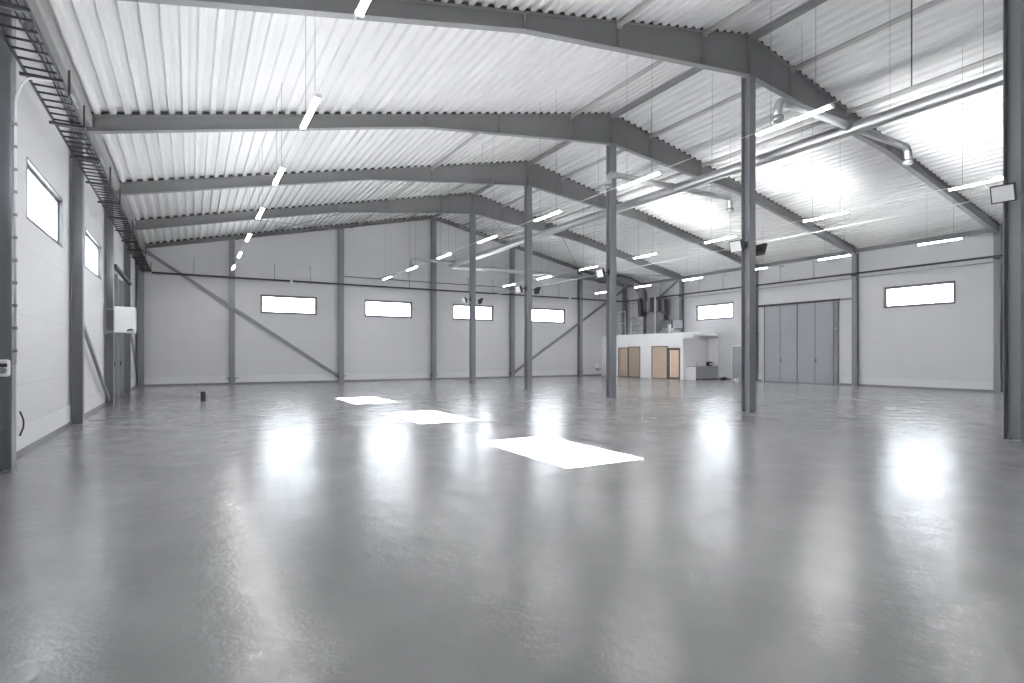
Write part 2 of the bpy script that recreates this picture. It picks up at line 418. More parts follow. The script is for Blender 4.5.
def rafter(y, label):
    root = empty('steel_rafter', (XC, y, ZR - HB))
    f = .095; tf = .018
    for sg in (-1, 1):
        xe = XL if sg < 0 else XR; k = KL if sg < 0 else KR
        xh = XC + sg * 7.45
        top = lambda x: rz(x)
        bot = [(xe, rz(xe) - .39), (xh, rz(xh) - .39), (XC, ZR - HB)]
        mb = MB()
        web = [(xe, rz(xe) - tf)] + [(x, z + tf) for x, z in bot] + [(XC, ZR - tf)]
        mb.prism([(x, y - .006, z) for x, z in web], (0, .012, 0))
        def flange(a, c):   # plate hanging below/above the line a-c by tf
            mb.prism([(a[0], y - f, a[1]), (c[0], y - f, c[1]), (c[0], y - f, c[1] - tf), (a[0], y - f, a[1] - tf)], (0, 2 * f, 0))
        flange((xe, rz(xe)), (XC, ZR))
        flange((bot[0][0], bot[0][1] + tf), (bot[1][0], bot[1][1] + tf)); flange((bot[1][0], bot[1][1] + tf), (bot[2][0], bot[2][1] + tf))
        build('beam', mb, 'rafter', root)
        for d in (1.9, 4.85, 7.45):
            x = XC + sg * d; zb = rz(x) - (.39 + (HB - .39) * max(0, 7.45 - d) / 7.45)
            build('stiffener', MB().box(x - .008, x + .008, y - f + .004, y + f - .004, zb + tf, rz(x) - tf), 'rafter', root)
        # dark foam fillers closing the deck ribs over the flange
        fl = comb(sg, y, k, (XC - XL) if sg < 0 else (XR - XC))
        build('profile_filler', fl, 'filler', root)
    build('ridge_plate', MB().box(XC - .02, XC + .02, y - f, y + f, ZR - HB + tf, ZR - tf - .01), 'rafter', root)
    return tag(root, label, 'rafter', 'roof rafters')
for y, l in zip(FY, ['haunched grey steel rafter nearest the viewpoint, across the top of the photo', 'haunched grey steel rafter second from the viewpoint',
                     'haunched grey steel rafter third from the viewpoint', 'haunched grey steel rafter nearest the rear wall']): rafter(y, l)
for sg, l in ((-1, 'dark sloping edge beam atop the rear wall, on the cable ladder side of the ridge'), (1, 'dark sloping edge beam atop the rear wall, on the office side of the ridge')):
    xe = XL if sg < 0 else XR
    ro = empty('edge_beam', ((xe + XC) / 2, GY, rz((xe + XC) / 2) - .2))
    build('beam', MB().hsec((xe, GY, rz(xe) - .10), (XC, GY, ZR - .10), .19, .17, (0, 0, 1) if True else 0, .012, .008), 'dark' if False else 'rafter', ro)
    fl = comb(sg, GY, KL if sg < 0 else KR, abs(xe - XC))
    build('profile_filler', fl, 'filler', ro)
    tag(ro, l, 'beam', 'rear wall edge beams')

# longitudinal struts between the rafters, one per bay
BAYS = [(WF, FY[0] - .1)] + [(FY[i] + .1, FY[i + 1] - .1) for i in range(3)] + [(FY[3] + .1, GY - .1)]
bay_txt = ['in the nearest bay', 'between the first and second rafter', 'between the second and third rafter', 'between the third and fourth rafter', 'in the last bay']
for dx, nm in ((-4.85, 'outer roof strut on the ladder slope'), (-1.9, 'inner roof strut on the ladder slope'), (0, 'thick ridge strut under the roof apex'), (1.9, 'inner roof strut on the door slope'), (4.85, 'outer roof strut on the door slope')):
    x = XC + dx
    for i, (a, c) in enumerate(BAYS):
        ro = empty('roof_strut', (x, (a + c) / 2, rz(x) - .12))
        mb = MB()
        if (dx == -4.85 and i == 1) or (dx == -1.9 and i == 2):
            bpy.data.objects.remove(ro); continue
        if dx == 0: mb.bar((x, a, ZR - .11), (x, c, ZR - .11), .16, .14)
        else: mb.tube([(x, a + .03, rz(x) - .10), (x, c - .03, rz(x) - .10)], .07, 10)
        build('tube', mb, 'rafter' if dx == 0 else 'strut', ro)
        if dx:
            for e, s in ((a, 1), (c, -1)):
                if e > 0: build('end_plate', MB().box(x - .07, x + .07, min(e - s * .005, e + s * .03), max(e - s * .005, e + s * .03), rz(x) - .19, rz(x) - .03), 'strut', ro)
        tag(ro, 'grey %s, %s' % (nm, bay_txt[i]), 'strut', 'roof struts')

# eave beams along the wall tops
for i, (a, c) in enumerate(BAYS):
    e = MB().prism([(XL, a, 6.98), (XL + .15, a, 6.98), (XL + .18, a, 7.01), (XL + .18, a, 7.25), (XL + .15, a, 7.25), (XL + .15, a, 7.03), (XL, a, 7.03)], (0, c - a, 0))
    tag(build('eave_beam', e, 'eave', at=(XL + .1, (a + c) / 2, 7.0)), 'pale grey eave beam along the cable ladder, ' + bay_txt[i], 'beam', 'eave beams')
tag(build('eave_beam', MB().bar((XR + .14, WF, 7.05), (XR + .14, GY - .16, 7.05), .14, .20), 'steel', at=(XR + .1, 16, 6.95)),
    'dark grey eave beam above the folding door wall', 'beam', 'eave beams')

# roof wind bracing in the last bay
def rod(p0, p1, r, label, name='bracing_rod', grp='roof bracing rods', m='rafter'):
    p0, p1 = Vector(p0), Vector(p1); mid_ = (p0 + p1) / 2
    ro = empty(name, mid_); build('bar', MB().tube([p0, p1], r, 8), m, ro)
    d = (p1 - p0).normalized()
    for e, s in ((p0, 1), (p1, -1)): build('end_fork', MB().tube([e - d * s * .02, e + d * s * .16], r * 1.9, 8), m, ro)
    return tag(ro, label, 'brace', grp)
dz = .26
def rp(x, y): return (x, y, rz(x) - dz)
rod(rp(2.2, FY[3] + .2), rp(7.6, GY - .25), .018, 'thin roof brace falling toward the rear wall column under the long brace foot')
rod(rp(7.6, FY[3] + .2), rp(2.2, GY - .25), .018, 'thin roof brace crossing near the row of lights by the cable ladder wall')
rod(rp(8.4, GY - .25), rp(13.2, FY[3] + .2), .018, 'thin roof brace just on the cable ladder side of the ridge')
rod(rp(14.6, FY[3] + .2), rp(19.7, GY - .25), .018, 'thin roof brace just on the office side of the ridge')
rod(rp(19.9, FY[3] + .2), rp(25.4, GY - .25), .018, 'thin roof brace above the floodlit third middle column')
rod(rp(29.2, FY[3] + .25), rp(25.9, GY - .25), .018, 'thin roof brace above the ventilation unit')

# diagonal wall braces
def brace(p0, p1, w, label, m='steel'):
    p0, p1 = Vector(p0), Vector(p1); ro = empty('diagonal_brace', (p0 + p1) / 2); d = (p1 - p0).normalized()
    build('tube', MB().bar(p0, p1, w * .75, w), m, ro)
    for e, s in ((p0, 1), (p1, -1)): build('gusset_plate', MB().bar(e - d * s * .06, e + d * s * .22, .02, w * 1.5, (0, 0, 1)), m, ro)
    return tag(ro, label, 'brace', 'diagonal wall braces')
brace((-1.95, GY + .03, 6.92), (7.68, GY + .03, .36), .15, 'long diagonal steel brace across the rear wall from corner to floor')
brace((19.86, GY + .03, .36), (29.9, GY + .03, 6.75), .15, 'diagonal steel brace on rear wall rising toward the office block')
brace((XL - .12, FY[1] + .25, 2.62), (XL - .12, FY[2] - .16, .20), .10, 'diagonal brace low on the cable ladder wall beyond the second column')
brace((XL - .12, FY[3] + .2, 3.6), (XL - .12, GY - .22, .20), .10, 'diagonal brace low on the cable ladder wall at the rear corner')
brace((XR + .10, FY[3] + .2, 7.0), (XR + .10, 32.4, 4.75), .11, 'diagonal brace descending behind the ventilation unit')
brace((XR + .10, FY[3] + .2, 3.45), (XR + .10, 31.2, 5.3), .09, 'short lower diagonal brace beside the ventilation grille')

# ------------------------------------------------------------------ strip lights
LZ = 6.02
def make_light():
    x, y, z = 0, 0, LZ
    ro = empty('strip_light', (0, 0, LZ))
    build('housing', MB().prism([(-.035, -.75, z + .0), (.035, -.75, z), (.028, -.75, z + .035), (-.028, -.75, z + .035)], (0, 1.5, 0)), 'white', ro)
    prof = [(.05 * math.cos(a), z - .002 - .022 * math.sin(a)) for a in [PI * i / 8 for i in range(9)]]
    build('diffuser', MB().prism([(px, -.74, pz) for px, pz in prof], (0, 1.48, 0)), 'tube', ro)
    for s in (-1, 1): build('end_cap', MB().box(-.052, .052, s * .745 - .012, s * .745 + .012, z - .03, z + .036), 'white', ro)
    return ro
proto = make_light()
rows = [(1.88, 0, 7, 'row nearest the cable ladder', LZ), (9.78, 0, 7, 'row before the middle columns', LZ),
        (17.8, 0, 7, 'row behind the middle columns', LZ + .08), (25.4, 1, 7, 'row nearest the folding door', LZ + .04)]
first = True
for x, k0, k1, rn, z in rows:
    for k in range(k0, k1):
        yc = 6.45 + 4.13 * k
        o = proto if first else copy_tree(proto)
        first = False
        o.location = (x, yc, z)
        # suspension wires up to the deck
        zt = rz(x) - z - .02
        for s in (-1, 1):
            w = MB().tube([(x, yc + s * .45, z + .034), (x, yc + s * .45, z + zt + .025)], .0042, 5)
            w2 = MB(); w2.v = w.v; w2.f = w.f; w2.sm = w.sm
            me = bpy.data.meshes.new('suspension_wire'); me.from_pydata([tuple(p - Vector((x, yc, z))) for p in w.v], [], w.f); me.materials.append(M['wire'])
            ob = bpy.data.objects.new('suspension_wire', me); C.objects.link(ob); ob.parent = o
        tag(o, '%s lit strip light from the viewpoint in the %s' % (ORD[k - k0].capitalize() if k - k0 < 6 else 'Seventh', rn), 'light', 'hanging strip lights')
    c = MB().tube([(x, 6.45 + 4.13 * k0 - .9, z + .05), (x, GY - .2, z + .05)], .008, 6)
    tag(build('supply_cable', c, 'conduit', at=(x, 20, z + .05)), 'thin pale supply cable linking the lights of the %s' % rn, 'cable', 'light supply cables')

# ------------------------------------------------------------------ floodlights on the middle columns
def floodlight(x, y, side, label, yaw=0.0, tilt=.7):
    z = 4.78; ro = empty('floodlight', (x + side * .14, y, z))
    c = Vector((x + side * .50, y, z - .10))
    # frame axes: lamp face looks out from the column toward the viewpoint and downward
    n = Vector((side * .95, -.10, -.33)).normalized(); r = Vector((0, 0, 1)).cross(n).normalized(); u = n.cross(r)
    def ob(w, h, d0, d1, inset=0):
        q = [c + r * (a * w / 2) + u * (b_ * h / 2) + n * d0 for a, b_ in ((-1, -1), (1, -1), (1, 1), (-1, 1))]
        i2 = [c + r * (a * (w / 2 - inset)) + u * (b_ * (h / 2 - inset)) + n * d1 for a, b_ in ((-1, -1), (1, -1), (1, 1), (-1, 1))]
        return q + i2, [(3, 2, 1, 0), (4, 5, 6, 7), (0, 1, 5, 4), (1, 2, 6, 5), (2, 3, 7, 6), (3, 0, 4, 7)]
    mb = MB(); mb.add(*ob(.36, .33, -.02, .06)); mb.add(*ob(.33, .30, -.021, -.07, .03))
    for i in range(6): # cooling ribs on the back
        p = c - n * .07 + r * (-.12 + .048 * i); mb.bar(p - u * .09, p + u * .09, .008, .05, n)
    build('housing', mb, 'dark', ro)
    build('glass', MB().add(*ob(.32, .285, .0605, .064)), 'lens', ro)
    br = MB().bar((x + side * .125, y, z - .06), (x + side * .26, y, z - .06), .05, .03)
    br.bar(Vector((x + side * .26, y, z - .06)), c - n * .07, .05, .03)
    br.box(min(x + side * .115, x + side * .14), max(x + side * .115, x + side * .14), y - .06, y + .06, z - .14, z + .06)
    build('bracket', br, 'dark', ro)
    return tag(ro, label, 'floodlight', 'column floodlights')
Ys = [FRONT] + FY
floodlight(XC, Ys[0], -1, 'square floodlight on the column cut by the photo edge')
floodlight(XC, Ys[1], -1, 'floodlight showing its bright face on the second middle column')
floodlight(XC, Ys[1], 1, 'floodlight seen from behind on the door side of the second middle column')
floodlight(XC, Ys[2], -1, 'floodlight on the third middle column, in front of the office block')
floodlight(XC, Ys[3], -1, 'floodlight with bright face on the fourth middle column')
floodlight(XC, Ys[3], 1, 'dark floodlight seen edge-on beside the fourth middle column')
floodlight(XC, Ys[4], -1, 'small floodlight on the ladder side of the fifth middle column')
floodlight(XC, Ys[4], 1, 'small dark floodlight on the door side of the fifth middle column')
c = MB()
cx = XC + .19
c.tube([(cx, FRONT, 4.80), (cx, FY[3], 4.80)], .012, 8)
for y in Ys: c.box(XC + .12, XC + .23, y - .05, y + .05, 4.74, 4.86)
tag(build('conduit', c, 'conduit', at=(cx, 16, 4.8)), 'thin white conduit running from floodlight to floodlight along the middle columns', 'conduit')

# ------------------------------------------------------------------ ventilation duct
DX, DZ, DR = 14.36, 7.30, .155
root = empty('ventilation_duct', (DX, 17, DZ))
def arc(c, r, a0, a1, ex, ey, n=8):
    return [Vector(c) + Vector(ex) * (r * math.cos(a0 + (a1 - a0) * i / n)) + Vector(ey) * (r * math.sin(a0 + (a1 - a0) * i / n)) for i in range(n + 1)]
YE = 33.0
pts = [(DX, y, DZ) for y in (FRONT - 3.2, 4, 10, 16, 22, 28, YE - .45)]
pts += [p for p in arc((DX + .45, YE - .45, DZ), .45, PI, PI / 2, (1, 0, 0), (0, 1, 0), 6)][1:]
pts += [(20, YE, DZ), (26.3, YE, DZ)]
build('main_pipe', MB().tube(pts, DR, 20), 'duct', root)
for i, y in enumerate((7.9, 13.76, 31.9)):
    r = .095; zb = DZ + .06
    for sg in ((-1, 1) if y < 31 else (-1,)):
        xe = 11.35 if sg < 0 else 17.25
        ln = abs(xe - DX)
        ps = [(DX + sg * .1, y, zb), (DX + sg * (ln - .3), y, zb)]
        ps += arc((DX + sg * (ln - .3), y, zb - .2), .2, PI / 2, 0, (sg, 0, 0), (0, 0, 1), 6)[1:]
        ps += [(DX + sg * (ln - .1), y, zb - .36)]
        br = build('branch_pipe', MB().tube(ps, r, 14), 'duct', root)
        build('nozzle', MB().lathe((DX + sg * (ln - .1), y, zb - .47), [(.10, 0), (.125, .03), (.125, .09), (.105, .12)], 16), 'galv', br)
        build('saddle', MB().tube([(DX + sg * .12, y, zb), (DX + sg * .24, y, zb)], r + .03, 14), 'galv', br)
for i, y in enumerate([5.2, 7.0, 9.2, 12.2, 14.9, 17.9, 20.9, 23.9, 26.9, 29.9, 32.0]):
    build('hanger_wire', MB().tube([(DX, y, DZ + DR), (DX, y, rz(DX) + .02)], .0045, 5), 'wire', root)
for x in (17.5, 21.0, 24.5): build('hanger_wire', MB().tube([(x, YE, DZ + DR), (x, YE, rz(x) + .02)], .0045, 5), 'wire', root)
tag(root, 'long round galvanised ventilation duct with drop branches beside the middle columns', 'duct')
tag(build('drop_rod', MB().tube([(DX + .9, 6.95, 8.2), (DX + .9, 6.95, rz(DX + .9) + .02)], .016, 8), 'dark', at=(DX + .9, 6.95, 8.2)), 'dark vertical drop rod ending above the duct near the viewpoint', 'rod')

# ------------------------------------------------------------------ cable ladder and cable trays
TZ = 5.84; x0, x1 = -2.12, -1.70
root = empty('cable_ladder', (-1.9, 18, TZ))
mb = MB()
for x in (x0, x1): mb.bar((x, 3.8, TZ), (x, GY - .2, TZ), .018, .06)
build('rail', mb, 'black', root)
ys = [4.0 + .30 * q for q in range(100)]
rung = build('rung', MB().bar((x0, ys[0], TZ), (x1, ys[0], TZ), .028, .026), 'black', root)
for yy in ys[1:]:
    if yy > GY - .3: break
    c = rung.copy(); C.objects.link(c); c.location = (0, yy - ys[0], 0)
y = 4.75
while y < GY - .5:
    build('bracket_arm', MB().bar((x0 - .06, y, TZ - .05), (x1 + .03, y, TZ - .05), .05, .045), 'dark', root); y += 2.0
for y in (11.3, 12.75, 16.6, 18.75, 22.75, 28.75, 32.75):
    build('drop_hanger', MB().bar((x1 + .02, y, TZ - .05), (x1 + .02, y, TZ + .36), .03, .03, (0, 1, 0)), 'dark', root)
mb = MB()
for j, (xx, r) in enumerate(((-1.86, .014), (-1.80, .011))):
    mb.tube([(xx + .02 * math.sin(yy * 1.3 + j), yy, TZ + .026 + r) for yy in [3.9 + .8 * q for q in range(38)]], r, 6)
build('cable', mb, 'dark', root)
tag(root, 'dark wire cable ladder running high along the window wall', 'cable ladder')
# silver cable coils lying on the ladder
for k, (yy, l) in enumerate(((11.7, 'silver cable coil on the ladder before the second wall column'), (15.2, 'silver cable coil on the ladder at the second wall column'))):
    mb = MB(); pts = [(-1.79 + .07 * math.cos(a) , yy + .3 * a / 6 + .10 * math.sin(a), TZ + .06 + .09 * (1 + math.sin(a * .5))) for a in [q * .45 for q in range(36)]]
    mb.tube(pts, .022, 6); tag(build('cable_coil', mb, 'galv', at=(-1.79, yy, TZ + .05)), l, 'cable', 'silver cable coils')

root = empty('cable_tray', (14, WB - .12, 5.84))
ty = WB - .34
build('channel', MB().prism([(-1.7, ty - .06, 5.80), (-1.7, ty + .06, 5.80), (-1.7, ty + .06, 5.89), (-1.7, ty + .05, 5.89), (-1.7, ty + .05, 5.81), (-1.7, ty - .05, 5.81), (-1.7, ty - .05, 5.89), (-1.7, ty - .06, 5.89)], (31.6, 0, 0)), 'dark', root)
for x in (.17, 4.13, 6.08, 12.07, 16.2, 18.07, 22.11, 23.6, 27.4):
    build('support_rod', MB().tube([(x, ty, 5.80), (x, ty, 6.78)], .018, 6).bar((x, ty, 6.76), (x, WB - .01, 6.76), .03, .03), 'cable', root)
tag(root, 'dark cable tray along the rear wall above the windows', 'cable tray', 'wall cable trays')
for (x, l) in ((5.0, 'small white motion sensor on the rear tray above the first window'), (24.5, 'small white motion sensor on the rear tray above the last window')):
    ro = empty('motion_sensor', (x, ty - .10, 5.75))
    build('body', MB().bbox(x - .06, x + .06, ty - .16, ty - .06, 5.66, 5.92, .015), 'white', ro); build('lens', MB().lathe((x, ty - .16, 5.72), [(.045, 0), (.03, -.03), (.005, -.042)], 12, 1), 'lens', ro)
    tag(ro, l, 'sensor', 'motion sensors')
ro = empty('pipe', (14, WB - .06, 6.36))
build('run', MB().bar((7.9, WB - .05, 6.36), (21.34, WB - .05, 6.36), .05, .05).bar((21.315, WB - .05, 6.335), (21.315, WB - .05, 5.95), .05, .05, (0, 1, 0)), 'pipe', ro)
for x in (9, 12, 15, 18, 21): build('clip', MB().box(x - .03, x + .03, WB - .085, WB - .004, 6.33, 6.39), 'cable', ro)
tag(ro, 'thin grey pipe high on the rear wall above the cable tray', 'pipe')

root = empty('cable_tray', (XR - .1, 17, 5.86)); tx = XR - .10
build('channel', MB().prism([(tx - .05, 2, 5.82), (tx + .05, 2, 5.82), (tx + .05, 2, 5.90), (tx + .042, 2, 5.90), (tx + .042, 2, 5.83), (tx - .042, 2, 5.83), (tx - .042, 2, 5.90), (tx - .05, 2, 5.90)], (0, 31.8, 0)), 'dark', root)
for y in (8.4, 18.5, 20.54, 24.58, 26.55, 30.2): build('support_rod', MB().tube([(tx, y, 5.82), (tx, y, 6.85)], .018, 6).bar((tx, y, 6.83), (WR - .01, y, 6.83), .03, .03), 'cable', root)
for y in [FY[0], FY[1], FY[2], FY[3]]: build('column_clamp', MB().box(tx - .05, XR, y - .09, y + .09, 5.76, 5.82), 'dark', root)
tag(root, 'dark cable tray along the folding door wall', 'cable tray', 'wall cable trays')
ro = empty('pipe', (XR - .06, 17, 5.63))
build('run', MB().tube([(XR - .05, 2, 5.63), (XR - .05, 33.9, 5.63)], .026, 8), 'galv', ro)
for y in FY: build('clip', MB().box(XR - .085, XR, y - .03, y + .03, 5.60, 5.66), 'galv', ro)
tag(ro, 'pale pipe just below the cable tray of the folding door wall', 'pipe')

# ------------------------------------------------------------------ fittings along the window wall
# cable conduit down the first wall column, bending to the ladder
yc = FY[0] - .07
p = [(XL + .03, yc, 1.5), (XL + .03, yc, 5.2)] + [(XL + .03 + .16 * (1 - math.cos(a)), yc + .35 * math.sin(a) * .4, 5.2 + .45 * math.sin(a)) for a in [PI / 2 * q / 6 for q in range(1, 7)]] + [(XL + .38, yc + .3, 5.72)]
ro = empty('conduit', (XL + .03, yc, 1.5))
build('tube', MB().tube(p, .016, 8), 'conduit', ro)
for z in [1.7 + .32 * q for q in range(11)]: build('clip', MB().box(XL, XL + .05, yc - .03, yc + .03, z - .02, z + .02), 'cable', ro)
tag(ro, 'pale clipped conduit running up the nearest wall column to the ladder', 'conduit')
ro = empty('socket_box', (XL - .12, FY[0] - .12, 1.38))
yb = FY[0] - .115
build('body', MB().bbox(XL - .125, XL - .01, yb - .11, yb, 1.34, 1.58, .02), 'offwhite', ro)
build('socket', MB().lathe((XL - .07, yb - .105, 1.43), [(.045, 0), (.045, -.06), (.035, -.065)], 14, 1), 'cable', ro)
build('cover_flap', MB().bar((XL - .115, yb - .12, 1.50), (XL - .025, yb - .12, 1.50), .03, .05), 'dark', ro)
tag(ro, 'small white power socket box on the nearest wall column', 'socket')
mb = MB().tube([(WL + .03 + .05 * math.sin(PI * q / 10), 11.8, .33 + .40 * q / 10) for q in range(11)], .012, 8)
tag(build('cable_loop', mb, 'black', at=(WL + .03, 11.8, .33)), 'black cable loop low on the window wall beside the nearest column', 'cable')
# white air heater on the third wall column
hx0, hx1, hy0, hy1 = -2.14, -1.58, 22.02, 22.62
ro = empty('air_heater', (-1.86, 22.3, 2.34))
bd = build('body', MB().bbox(hx0, hx1, hy0, hy1, 2.36, 3.20, .02), 'white', ro)
mb = MB()
for i in range(9): mb.bar((hx1 + .012, hy0 + .06, 2.5 + i * .07), (hx1 + .012, hy1 - .06, 2.5 + i * .07), .012, .03)
build('louvre', mb, 'white', bd)
build('valve', MB().tube([(-1.78, hy0 - .02, 2.42), (-1.70, hy0 - .05, 2.47), (-1.62, hy0 - .03, 2.45)], .022, 8), 'dark', bd)
mb = MB().bar((WL + .01, 22.1, 3.12), (hx0, 22.1, 3.12), .04, .06).bar((WL + .01, 22.1, 2.40), (hx0, 22.1, 2.40), .04, .06).bar((WL + .04, 22.1, 2.3), (WL + .04, 22.1, 3.3), .05, .05, (0, 1, 0))
mb.tube([(WL + .03, 22.1, 2.25), (WL + .12, 22.1, 2.36), (hx0 + .1, 22.1, 2.36), (hx1, 22.1, 2.34)], .025, 8)
build('bracket', mb, 'galv', ro)
tag(ro, 'white box-shaped air heater on a bracket beside the dark folding door', 'heater')
build('flue', MB().tube([(-1.70, 22.5, 2.36), (-1.70, 22.5, 2.1), (-1.62, 22.55, 1.7)], .02, 8), 'cable', ro)

# dark folding door in the window wall
def folding(name, x, side, y0, y1, h, leafmat, label, rail):
    root = empty(name, (x, (y0 + y1) / 2, 0)); root['kind'] = 'structure'; root['label'] = label
    n = 4; w = (y1 - y0) / n
    for i in range(n):
        a = y0 + i * w
        lf = build('leaf', MB().bbox(min(x, x + side * .06), max(x, x + side * .06), a + .035, a + w - .035, .03, h - .03, .008), leafmat, root)
        if i % 2 == 0:
            build('handle', MB().bar((x + side * .10, a + w - .08, 1.22), (x + side * .10, a + w - .08, 1.40), .03, .035, (0, 1, 0)).bar((x + side * .05, a + w - .08, 1.31), (x + side * .10, a + w - .08, 1.31), .03, .03), 'dark', lf)
    for i in range(n + 1):
        a = y0 + i * w; t = .035 if i in (0, n) else .03
        build('seal', MB().box(min(x, x + side * .055), max(x, x + side * .055), a - t, a + t, .01, h), 'frame' if i % 2 == 0 else 'steel', root)
    build('threshold', MB().box(min(x, x + side * .05), max(x, x + side * .05), y0, y1, 0, .03), 'frame', root)
    build('guide_rail', MB().bar((x + side * rail[2], rail[0], h + .04), (x + side * rail[2], rail[1], h + .04), .12, .11), 'dark', root)
    return root
folding('door_1', WL + .005, 1, 23.1, 27.3, 4.55, 'leafdark', 'dark grey folding door in the window wall', (22.6, 28.2, .24))
for yv in (23.0, 27.4): build('post', MB().box(WL, WL + .13, yv - .06, yv + .06, 0, 4.6), 'frame', bpy.data.objects['door_1'])
build('stay', MB().box(WL + .07, WL + .2, 24.15, 24.21, .05, 4.5).box(WL + .07, WL + .2, 26.2, 26.26, .05, 4.5), 'leaf', bpy.data.objects['door_1'])
folding('door_2', WR - .005, -1, 17.55, 21.78, 4.56, 'leaf', 'large blue grey four leaf folding door', (17.2, 22.2, .06))
build('post', MB().box(WR - .12, WR, 17.30, 17.50, 0, 4.6), 'steel', bpy.data.objects['door_2'])
build('lintel', MB().box(WR - .06, WR, 16.6, 17.3, 4.55, 4.65), 'steel', bpy.data.objects['door_2'])
build('latch', MB().box(WR - .16, WR - .12, 17.34, 17.46, 3.02, 3.10).box(WR - .16, WR - .12, 17.18, 17.30, 1.43, 1.50), 'galv', bpy.data.objects['door_2'])
# small grey door beside it
root = empty('door_3', (WR, 23.75, 0)); struct(root, 'small grey personnel door next to the kitchen counter')
build('frame', MB().box(WR - .05, WR, 23.28, 23.34, 0, 2.16).box(WR - .05, WR, 24.12, 24.18, 0, 2.16).box(WR - .05, WR, 23.28, 24.18, 2.16, 2.24), 'white', root)
lf = build('leaf', MB().box(WR - .035, WR - .002, 23.35, 24.11, .01, 2.15), 'leaf', root)
build('handle', MB().tube([(WR - .03, 23.43, 1.05), (WR - .08, 23.43, 1.05), (WR - .08, 23.56, 1.05)], .011, 8), 'galv', lf)
# small red-cross-free fittings on the folding door wall columns
ro = empty('socket_box', (XR - .08, FY[2] - .1, 2.9))
build('body', MB().bbox(XR - .12, XR - .002, FY[2] - .20, FY[2] - .02, 2.88, 3.06, .015), 'cable', ro); build('plug', MB().lathe((XR - .07, FY[2] - .2, 2.95), [(.04, 0), (.04, -.10), (.025, -.12)], 10, 1), 'dark', ro)
tag(ro, 'small grey socket box with dark plug on column beside the folding door', 'socket')

# ------------------------------------------------------------------ office block at the rear corner
BX, BY0, BY1, BH = 27.9, 26.05, WB, 2.98
def front():
    mb = wall_grid(0, BX, .14, BY0, BY1, 0, BH, [(26.30, 28.95, 0, 2.22), (30.06, 32.45, 0, 2.22)])
    return mb
struct(build('wall_office', front(), 'offwhite'), 'white front wall of the office block with wooden doors')
struct(build('wall_side', MB().box(BX + .14, WR, BY0, BY0 + .14, 0, BH), 'offwhite'), 'white side wall of the office block behind the kitchen counter')
struct(build('ceiling_slab', MB().box(BX - .03, XR - .02, 25.2, 34.03, BH, 3.10), 'offwhite'), 'flat roof slab of the office block')
struct(build('trim_4', MB().box(BX - .03, BX + .03, 25.2, BY0, 2.68, BH).box(BX + .03, WR - .01, 25.2, 25.26, 2.86, BH), 'offwhite'), 'white fascia of the canopy over the counter')
def swing_door(name, y0, y1, h, leaf, label, glazed=False, xo=0.0, hy=None):
    root = empty(name, (BX + .05 + xo, (y0 + y1) / 2, 0)); struct(root, label)
    x = BX + .03 + xo; w = .055
    build('frame', MB().box(x - .02, x + .08, y0, y0 + w, 0, h).box(x - .02, x + .08, y1 - w, y1, 0, h).box(x - .02, x + .08, y0, y1, h - w, h).box(x - .005, x + .08, y0 + w, y1 - w, 0, .035), 'doorframe', root)
    a, c = y0 + w, y1 - w
    if glazed:
        s = .09
        lf = build('leaf', MB().box(x, x + .05, a, a + s, .04, h - w).box(x, x + .05, c - s, c, .04, h - w).box(x, x + .05, a + s, c - s, .04, .04 + s).box(x, x + .05, a + s, c - s, h - w - s, h - w), 'doorframe', root)
        build('pane', MB().box(x + .02, x + .03, a + s, c - s, .04 + s, h - w - s), 'glass', lf)
    else:
        lf = build('leaf', MB().bbox(x, x + .045, a, c, .04, h - w, .006), leaf, root)
    yy = hy if hy else c - .09
    build('handle', MB().tube([(x, yy, 1.03), (x - .05, yy, 1.03), (x - .05, yy + (.12 if yy < (a + c) / 2 else -.12), 1.03)], .012, 8), 'galv', lf)
swing_door('door_4', 31.36, 32.44, 2.16, 'wood', 'pale wooden door at the far end of the office block')
swing_door('door_5', 30.07, 31.34, 2.22, 'wood2', 'olive beige wooden door second along the office block', xo=-.01)
swing_door('door_6', 27.45, 28.94, 2.22, 'wood', 'broad pale wooden door beside the glazed office door', xo=-.01, hy=27.6)
swing_door('door_7', 26.31, 27.43, 2.08, 'wood', 'glazed office door in a dark frame', glazed=True)
struct(build('trim_5', MB().box(BX + .02, BX + .12, 26.31, 27.43, 2.08, 2.22).box(BX + .02, BX + .12, 31.36, 32.44, 2.16, 2.22), 'offwhite'), 'white infill above the office doors')
# room behind the glazed door: pale back panel and floor-standing wooden bench seen through it
tag(build('wall_cladding', MB().box(WR - .05, WR - .01, 26.3, 29.4, .0, 2.4), 'wood', at=(WR - .03, 27.6, 0)), 'pale wood cladding seen through the glazed office door', 'panel')

# kitchen counter
root = empty('kitchen_counter', (29.2, 25.6, 0)); kx0, kx1, ky0, ky1 = 28.18, WR - .01, 25.22, 26.03
build('carcass', MB().box(kx0 + .02, kx1, ky0 + .05, ky1, .08, .84), 'white', root)
build('plinth', MB().box(kx0 + .05, kx1, ky0 + .10, ky1, 0, .08), 'dark', root)
build('side_panel', MB().box(kx0, kx0 + .02, ky0 + .03, ky1, .0, .84), 'white', root)
n = 4; w = (kx1 - kx0 - .02) / n
for i in range(n):
    a = kx0 + .02 + i * w
    d = build('cupboard_door', MB().bbox(a + .004, a + w - .004, ky0 + .03, ky0 + .05, .09, .83, .003), 'leaf', root)
    build('handle', MB().bar((a + .1, ky0 + .022, .79), (a + w - .1, ky0 + .022, .79), .016, .012), 'galv', d)
build('worktop', MB().bbox(kx0 - .01, kx1, ky0, ky1, .84, .88, .006), 'worktop', root)
tag(root, 'low kitchen counter with white side and grey doors beside the office block', 'counter')
ro = empty('tap', (28.95, 25.85, .88))
